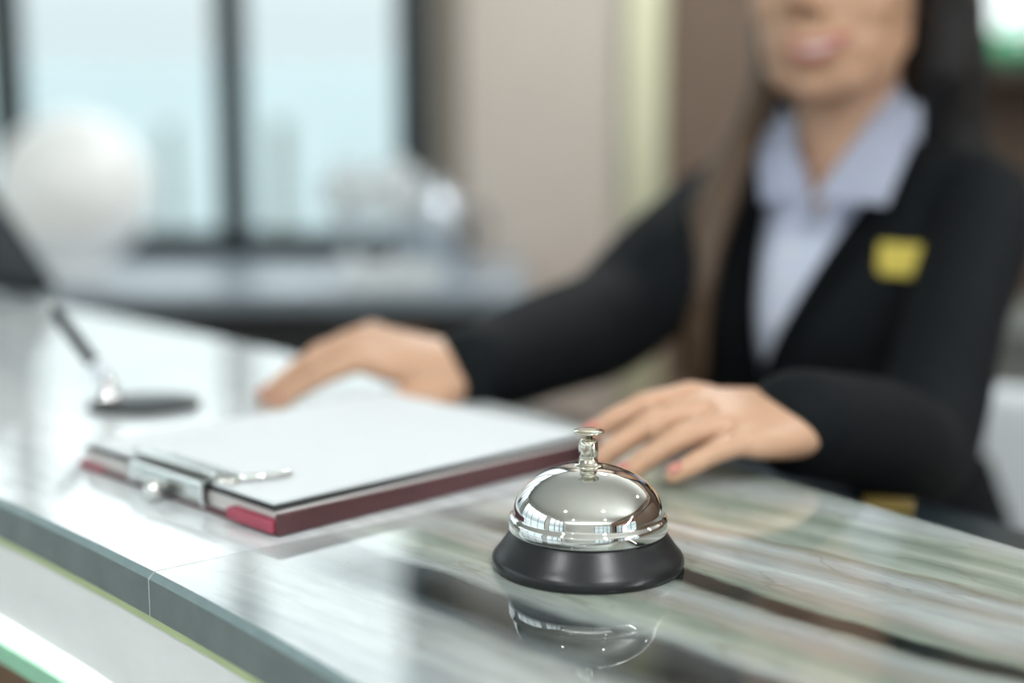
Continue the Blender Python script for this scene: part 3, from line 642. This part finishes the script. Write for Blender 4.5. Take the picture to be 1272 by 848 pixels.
# hands: x towards the fingers, y towards the thumb, z out of the back of the hand
def hand(bm, W, xd, yd, curls, spread=1.0, thumb=None):
    xd = Vector(xd).normalized(); yd = Vector(yd); yd = (yd - xd * yd.dot(xd)).normalized(); zd = xd.cross(yd)
    if zd.z < 0: zd = -zd
    def T(p): return Vector(W) + xd * p[0] + yd * p[1] + zd * p[2]
    bmh = bmesh.new()
    kk = spline([(-0.006, .0215, .0185), (0.006, .0235, .0180), (0.025, .029, .0175), (0.055, .0365, .0150), (0.074, .0375, .0120), (0.082, .034, .0095)], 14)
    rings = []; seg = 24
    for x, a, b in kk:
        rings.append([bm.verts.new(T((x, a * math.cos(2 * PI * k / seg), b * math.sin(2 * PI * k / seg)))) for k in range(seg)])
    for A, B in zip(rings, rings[1:]):
        for k in range(seg): bm.faces.new((A[k], A[(k + 1) % seg], B[(k + 1) % seg], B[k]))
    bm.faces.new(rings[0]); bm.faces.new(rings[-1]); bmh.free()
    nails = []
    for i, (bxp, byp, ln, r) in enumerate(((.079, .0290, .066, .0076), (.085, .0098, .072, .0078), (.081, -.0096, .067, .0075), (.072, -.0282, .053, .0067))):
        a = 0.0; p = Vector((bxp - .012, byp, 0.002)); pts = [tuple(p)]; rr = [r * 1.12]
        sp_ = (1.5 - i) * 0.06 * spread
        p = Vector((bxp, byp, 0.003)); pts.append(tuple(p)); rr.append(r * 1.16)
        for j, fr in enumerate((0.44, 0.31, 0.25)):
            a += math.radians(curls[i][j])
            d = Vector((math.cos(a) * math.cos(sp_), math.cos(a) * math.sin(sp_), -math.sin(a)))
            p2 = p + d * ln * fr
            pts.append(tuple((p + p2) / 2)); rr.append(r * (1.0 - .10 * j)); pts.append(tuple(p2)); rr.append(r * (1.04 - .12 * j) if j < 2 else r * .70); p = p2
        capsule_chain(bm, [T(q) for q in pts], rr, 14)
        nz = Vector((math.sin(a), 0, math.cos(a))); nails.append((T(Vector(pts[-1]) - d * .003 + nz * r * .62), (T(Vector(pts[-1]) + d) - T(pts[-1])), (T(Vector(pts[-1]) + nz) - T(pts[-1])), r))
    th = thumb or ((.012, .016, -.004), (.035, .036, -.010), (.060, .046, -.014), (.078, .046, -.016), (.090, .043, -.018))
    capsule_chain(bm, [T(q) for q in th], [.014, .0125, .0105, .0095, .0068], 14)
    return nails
bm = bmesh.new()
torso(bm, -0.014)
# neck and head
limb(bm, [BT(0, -.02, -.03), BT(0, -.012, .03), H(0, -.022, -.075), H(0, -.012, -.01)], [.056, .047, .046, .05], 12)
ball(bm, (0, -.014, .030), (.0735, .092, .086), HM, 32); ball(bm, (0, .010, -.030), (.0625, .078, .082), HM, 32)
ball(bm, (0, .048, -.086), (.034, .030, .025), HM); ball(bm, (0, .064, -.097), (.020, .016, .015), HM)
for s in (-1, 1):
    ball(bm, (s * .034, .045, -.028), (.029, .031, .032), HM); ball(bm, (s * .023, .058, .040), (.026, .020, .014), HM)
    ball(bm, (s * .034, .036, -.058), (.0245, .034, .036), HM)
    ball(bm, (s * .020, .048, -.086), (.022, .027, .024), HM)
    ball(bm, (s * .022, .060, -.060), (.020, .020, .026), HM)
    ball(bm, (s * .0115, .090, -.033), (.0085, .010, .0075), HM)
    tube(bm, [H(s * .070, -.012, .018), H(s * .079, -.018, .012), H(s * .079, -.016, -.012), H(s * .072, -.006, -.034)], [.007, .012, .011, .006], 12)
    tube(bm, [H(s * .046, .0, -.052), H(s * .040, .03, -.078), H(s * .02, .055, -.094)], [.020, .020, .018], 14)
ball(bm, (0, .066, -.066), (.031, .024, .022), HM)
tube(bm, [H(0, .080, .022), H(0, .092, -.008), H(0, .102, -.030), H(0, .094, -.037)], [.008, .0095, .0115, .008], 14)
# arms and hands
limb(bm, [BT(.09, -.01, -.03), SL, (SL + EL) / 2, EL, EL.lerp(WL, .5), WL], [.03, .036, .034, .030, .026, .0225])
limb(bm, [BT(-.09, -.01, -.03), SR, (SR + ER) / 2, ER, ER.lerp(WR, .5), WR], [.03, .036, .034, .030, .026, .0225])
XDL = Vector((-0.88, -0.44, 0.10))
nlsL = hand(bm, WL, XDL, (-.40, .85, .24), [(12, 16, 9), (18, 18, 7), (17, 18, 5), (14, 16, 2)], .15, thumb=((.012, .016, -.004), (.034, .034, -.010), (.058, .045, -.013), (.076, .048, -.015), (.086, .046, -.016)))
nlsR = hand(bm, WR, (-0.95, -0.14, 0.25), (-.1, -.95, -.16), [(36, 10, 4), (37, 12, 5), (37, 14, 6), (36, 18, 8)], 1.0, thumb=((.012, .016, -.004), (.030, .034, -.013), (.052, .042, -.021), (.070, .040, -.027), (.080, .037, -.030)))
# legs and feet
for s in (-1, 1):
    hip = BT(s * .075, -.10, -.50); kn = Vector((hip.x - .02, hip.y - .01, .44)); an = Vector((hip.x, hip.y + .03, .075))
    limb(bm, [hip, hip.lerp(kn, .5), kn, kn.lerp(an, .35), an], [.078, .066, .048, .046, .030], 16)
    tube(bm, [an + Vector((.01, .035, -.045)), an + Vector((-.02, -.03, -.04)), an + Vector((-.075, -.12, -.052)), an + Vector((-.10, -.155, -.055))], [(.028, .028), (.034, .032), (.036, .02), (.025, .014)], 16)
bm = fuse(bm, 0.0025, 4)
bm.verts.ensure_lookup_table()
HI = HM.inverted(); hv = []
for v in bm.verts:
    if v.co.z > 1.30:
        q = HI @ v.co
        if not (q.y > .084 and abs(q.x) < .022): hv.append(v)
nv_ = [v for v in bm.verts if v.co.z > 1.36 and (HI @ v.co).y > .07]
for _ in range(4): bmesh.ops.smooth_vert(bm, verts=nv_, factor=0.5, use_axis_x=True, use_axis_y=True, use_axis_z=True)
for _ in range(26): bmesh.ops.smooth_vert(bm, verts=hv, factor=0.5, use_axis_x=True, use_axis_y=True, use_axis_z=True)
obj('body', bm, M_skin, per, True)
for q, dx, nz, r in nlsL + nlsR:
    dx = dx.normalized(); nz = (nz - dx * nz.dot(dx)).normalized(); yy = dx.cross(nz)
    Mn = Matrix(((dx.x, yy.x, nz.x, q.x), (dx.y, yy.y, nz.y, q.y), (dx.z, yy.z, nz.z, q.z), (0, 0, 0, 1)))
    bm = bmesh.new(); ball(bm, (0, 0, 0), (r * .75, r * .62, r * .22), Mn, 12); obj('fingernail', bm, M_nail, per, True)
for s in (-1, 1):
    bm = bmesh.new(); ball(bm, (s * .030, .0640, .010), .0120, HM, 28); e = obj('eye', bm, M_eye, per, True)
    bm = bmesh.new(); ball(bm, (s * .030, .0725, .010), (.0060, .0045, .0060), HM); obj('iris', bm, M_iris, e, True)
    bm = bmesh.new(); ball(bm, (0, 0, 0), (.0134, .0134, .0134), None, 40)
    bmesh.ops.delete(bm, geom=[f for f in bm.faces if f.calc_center_median().y > 0 and -.0052 < f.calc_center_median().z < .0066 - 22 * f.calc_center_median().x ** 2], context='FACES')
    for v in bm.verts: v.co = HM @ (v.co + Vector((s * .030, .0632, .010)))
    bmesh.ops.solidify(bm, geom=bm.faces[:], thickness=0.0008); obj('eyelid', bm, M_skin, e, True)
    bm = bmesh.new(); tube(bm, [H(s * .030 + .0128 * math.cos(a_), .0645 + .0118 * math.sin(a_), .0142) for a_ in [math.radians(25 + 130 * i / 8) for i in range(9)]], .0009, 6); obj('eyelashes', bm, M_hair, e, True)
    bm = bmesh.new(); tube(bm, [H(s * .013, .0815, .0325), H(s * .024, .0815, .0365), H(s * .036, .0775, .0385), H(s * .047, .069, .0345)], [(.0024, .0012), (.0026, .0014), (.0022, .0012), (.0010, .0008)], 8); obj('eyebrow', bm, M_hairbrow, per, True)
bm = bmesh.new()
def lipcurve(y, dz, n=9, wdt=.032): return [H(wdt * t + .005, y - 16 * (wdt * t) ** 2, -.066 + dz * (1 - t * t) + .010 * (wdt * t / .030) ** 2) for t in [-1 + 2 * i / (n - 1) for i in range(n)]]
tube(bm, lipcurve(.0895, .0035), [.001, .0022, .0028, .0030, .0027, .0030, .0028, .0022, .001], 10)
tube(bm, lipcurve(.0885, -.0090), [.001, .0026, .0036, .0040, .0042, .0040, .0036, .0026, .001], 10)
obj('lips', bm, M_lip, per, True)
bm = bmesh.new(); tube(bm, lipcurve(.0878, -.0022, 9, .020), [(.0018, .0012)] + [(.0020, .0034)] * 7 + [(.0018, .0012)], 10); obj('teeth', bm, M_teeth, per, True)
# shirt
bm = bmesh.new(); torso(bm, -0.006, -0.40)
bm = fuse(bm, 0.004, 3)
def loc(p): d = p - MS; return d.dot(Lf), d.dot(Ff), d.z
kill = []
for f in bm.faces:
    l, ff_, u = loc(f.calc_center_median())
    if ff_ > -.02 and u > -.035 and abs(l - .004) < .004 + .50 * (u + .035): kill.append(f)
    elif u > .03: kill.append(f)
bmesh.ops.delete(bm, geom=kill, context='FACES')
for v in bm.verts:
    if v.is_boundary:
        l, ff_, u = loc(v.co)
        if ff_ > -.02 and -.045 < u < .03:
            tl = .004 + (1 if l > .004 else -1) * max(0, .50 * (u + .035)); v.co += Lf * max(-.006, min(.006, tl - l))
shirt = obj('shirt', bm, M_shirt, per, True)
def flap(name, pts, m, parent, th=0.0022, bow=0.004):
    """Thin cloth flap: a quad of four corners, subdivided, bowed outwards and thickened."""
    bm = bmesh.new(); A, B, C, D_ = [Vector(p) for p in pts]; n = 8; g = []
    nv = (B - A).cross(D_ - A).normalized()
    if nv.dot(Ff) < 0: nv = -nv
    for i in range(n + 1):
        r = []
        for j in range(n + 1):
            s, t = i / n, j / n
            p = (A * (1 - s) + B * s) * (1 - t) + (D_ * (1 - s) + C * s) * t
            r.append(bm.verts.new(p + nv * bow * 4 * s * (1 - s)))
        g.append(r)
    for i in range(n):
        for j in range(n): bm.faces.new((g[i][j], g[i + 1][j], g[i + 1][j + 1], g[i][j + 1]))
    bmesh.ops.solidify(bm, geom=bm.faces[:], thickness=th)
    return obj(name, bm, m, parent, True)
flap('collar', [(0.3354, 1.257, 1.3435), (0.3507, 1.243, 1.3041), (0.3062, 1.166, 1.2428), (0.2475, 1.188, 1.2447)], M_shirt, shirt)
flap('collar', [(0.2506, 1.285, 1.318), (0.2219, 1.310, 1.289), (0.2120, 1.213, 1.2399), (0.2435, 1.189, 1.2445)], M_shirt, shirt)
bm = bmesh.new()
kk = []
for i in range(25):
    a = math.radians(-20 + 220 * i / 24)
    kk.append(BT(.060 * math.cos(a), -.018 - .056 * math.sin(a), .043 + .014 * math.sin(a)))
tube(bm, kk, [(.0035, .021)] * 25, 10); obj('collar_stand', bm, M_shirt, shirt, True)
for k in range(3):
    bm = bmesh.new(); ball(bm, (0, 0, 0), (.0042, .0018, .0042), seg=12)
    for v in bm.verts: v.co = BT(.0 + v.co.x - .004 * k, .0985 + .0035 * k + v.co.y, -.058 - .030 * k + v.co.z)
    obj('shirt_button', bm, M_porcelain, shirt, True)
# jacket
def vc(u): return .004 + .024 * min(0, (u + .01) / .165)
def vw(u): return .047 * (u + .175) / .16
bm = bmesh.new(); torso(bm, 0.004, -0.47)
limb(bm, [BT(.085, -.012, -.025), SL, (SL + EL) / 2, EL + Vector((.0, .002, -.003)), EL.lerp(WL, .5), WL + XDL * .022], [.048, .046, .040, .040, .037, .0320], 22)
limb(bm, [BT(-.085, -.012, -.025), SR, (SR + ER) / 2, ER, ER.lerp(WR, .5), ER.lerp(WR, .98)], [.050, .052, .053, .049, .042, .0330], 22)
bm = fuse(bm, 0.0035, 4)
kill = []
for f in bm.faces:
    l, ff_, u = loc(f.calc_center_median())
    if .0 < ff_ < .17 and u > -.175 and abs(l - vc(u)) < vw(u): kill.append(f)
    elif u > .022 and math.hypot(l, ff_ + .014) < .062: kill.append(f)
bmesh.ops.delete(bm, geom=kill, context='FACES')
bvh = BVHTree.FromBMesh(bm)
jk = obj('jacket', bm, M_jacket, per, True)
def on_jacket(l, u, off=0.0015):
    hit = bvh.ray_cast(BT(l, .5, u), -Ff, 1.0)
    return (hit[0] + Ff * off) if hit[0] is not None else BT(l, .10 + off, u)
for s in (-1, 1):
    # lapel: follows the opening from the neck to the top button
    bm = bmesh.new(); rows = []
    for i in range(15):
        t = i / 14; u = -.172 + .192 * t
        lin = vc(u) + s * (vw(u) - .003)
        wd = .006 + .027 * min(1, t * 1.35) * (1.0 if t < .72 else 1 - (t - .72) * 1.6)
        lo_ = lin + s * wd
        pi_, po_ = on_jacket(lin + s * .006, u, .006), on_jacket(lo_, u, .004)
        pm = (pi_ + po_) / 2 + Ff * .003
        rows.append([bm.verts.new(p) for p in (pi_ - Lf * s * .006, pm, po_)])
    for A, B in zip(rows, rows[1:]):
        for j in range(2): bm.faces.new((A[j], A[j + 1], B[j + 1], B[j]))
    bmesh.ops.solidify(bm, geom=bm.faces[:], thickness=0.0018); obj('lapel', bm, M_jacket, jk, True)
for u in (-.185, -.245):
    bm = bmesh.new(); p = on_jacket(.006, u, .002); ball(bm, p, .0085, seg=14); obj('jacket_button', bm, M_blackplastic, jk, True)
# skirt, shoes
bm = bmesh.new()
for_keys = spline([(1.0, .128, .098, -.06), (.86, .168, .118, -.095), (.74, .182, .132, -.105), (.60, .172, .125, -.10), (.47, .160, .118, -.098)], 16)
rings = []
for z, a, b, c in for_keys:
    rings.append([bm.verts.new((MS + Lf * (a * math.cos(2 * PI * k / 36)) + Ff * (c + b * math.sin(2 * PI * k / 36))).to_2d().to_3d() + Vector((0, 0, z - .22 * 0))) for k in range(36)])
for A, B in zip(rings, rings[1:]):
    for k in range(36): bm.faces.new((A[k], A[(k + 1) % 36], B[(k + 1) % 36], B[k]))
obj('skirt', bm, M_skirt, per, True)
for s in (-1, 1):
    hip = BT(s * .075, -.10, -.50); an = Vector((hip.x, hip.y + .03, .075))
    bm = bmesh.new(); tube(bm, [an + Vector((.014, .05, -.043)), an + Vector((-.005, 0, -.046)), an + Vector((-.045, -.07, -.051)), an + Vector((-.08, -.13, -.053)), an + Vector((-.106, -.17, -.055))], [(.030, .030), (.038, .028), (.040, .023), (.038, .020), (.02, .014)], 18)
    obj('shoe', bm, M_blackplastic, per, True)
# name tag
c = on_jacket(.093, -.065, .003)
d1 = on_jacket(.114, -.060, .003); d0 = on_jacket(.074, -.060, .003); e1 = on_jacket(.094, -.048, .003); e0 = on_jacket(.094, -.072, .003)
tx = (Lf + Ff * .10).normalized(); tz = (e1 - e0).normalized() * .4 + UPZ; tz = (tz - tx * tz.dot(tx)).normalized(); ty = tx.cross(tz)
if ty.dot(Ff) < 0: ty = -ty
TG = Matrix(((tx.x, tz.x, ty.x, c.x), (tx.y, tz.y, ty.y, c.y), (tx.z, tz.z, ty.z, c.z), (0, 0, 0, 1)))
nt_ = bx('name_tag', (-.0245, -.0135, .009), (.0245, .0135, .0120), M_tag, per, bev=0.0014, M=TG); nt_['label'] = 'yellow gold name tag'
bx('tag_inset', (-.020, -.0055, .0120), (.020, .0055, .0124), M_tag, nt_, M=TG)
# hair
bm = bmesh.new()
ball(bm, (0, -.024, .036), (.082, .090, .095), HM, 32)
for s in (1,):
    limb(bm, [H(s * .012, .045, .104), H(s * .052, .036, .086), H(s * .076, .010, .035), H(s * .082, -.020, -.02), H(s * .080, -.035, -.08)], [.012, .019, .021, .023, .027], 20)
limb(bm, [H(-.010, .045, .104), H(-.048, .036, .086), H(-.072, .008, .035), H(-.076, -.020, -.02), H(-.072, -.034, -.07)], [.012, .018, .015, .013, .014], 20)
limb(bm, [H(0, -.09, .03), H(0, -.088, -.06), BT(0, -.085, .06), BT(0, -.10, -.06), BT(0, -.10, -.18)], [.06, .056, .05, .042, .02], 18)
limb(bm, [H(.045, -.075, .02), H(.068, -.06, -.07), BT(.07, -.075, .05), BT(.075, -.095, -.05), BT(.06, -.10, -.16)], [.045, .042, .036, .034, .014], 18)
limb(bm, [H(-.05, -.07, .02), H(-.064, -.05, -.07), BT(-.062, -.045, .06), BT(-.070, -.02, .0), BT(-.075, .05, -.06)], [.045, .038, .030, .026, .014], 18)
bm = fuse(bm, 0.0035, 3)
hair = obj('hair', bm, M_hair, per, True)
bm = bmesh.new()
for k, (dl, r) in enumerate(((0, .012), (.012, .011), (-.008, .009), (.006, .011))):
    pts = [H(-.074 + dl * .2, -.018 + dl, -.05), BT(-.077 + dl * .5, .012, .062), BT(-.088 + dl, .060, -.01), BT(-.092 + dl, .098, -.085), BT(-.085 + dl, .112, -.160 - .012 * k)]
    limb(bm, pts, [r * .9, r, r * 1.05, r * .95, r * .3], 18)
bm = fuse(bm, 0.003, 2)
lk = obj('hair_lock', bm, M_hairlit, hair, True); lk['label'] = 'hair lit brown by the window over the far shoulder'
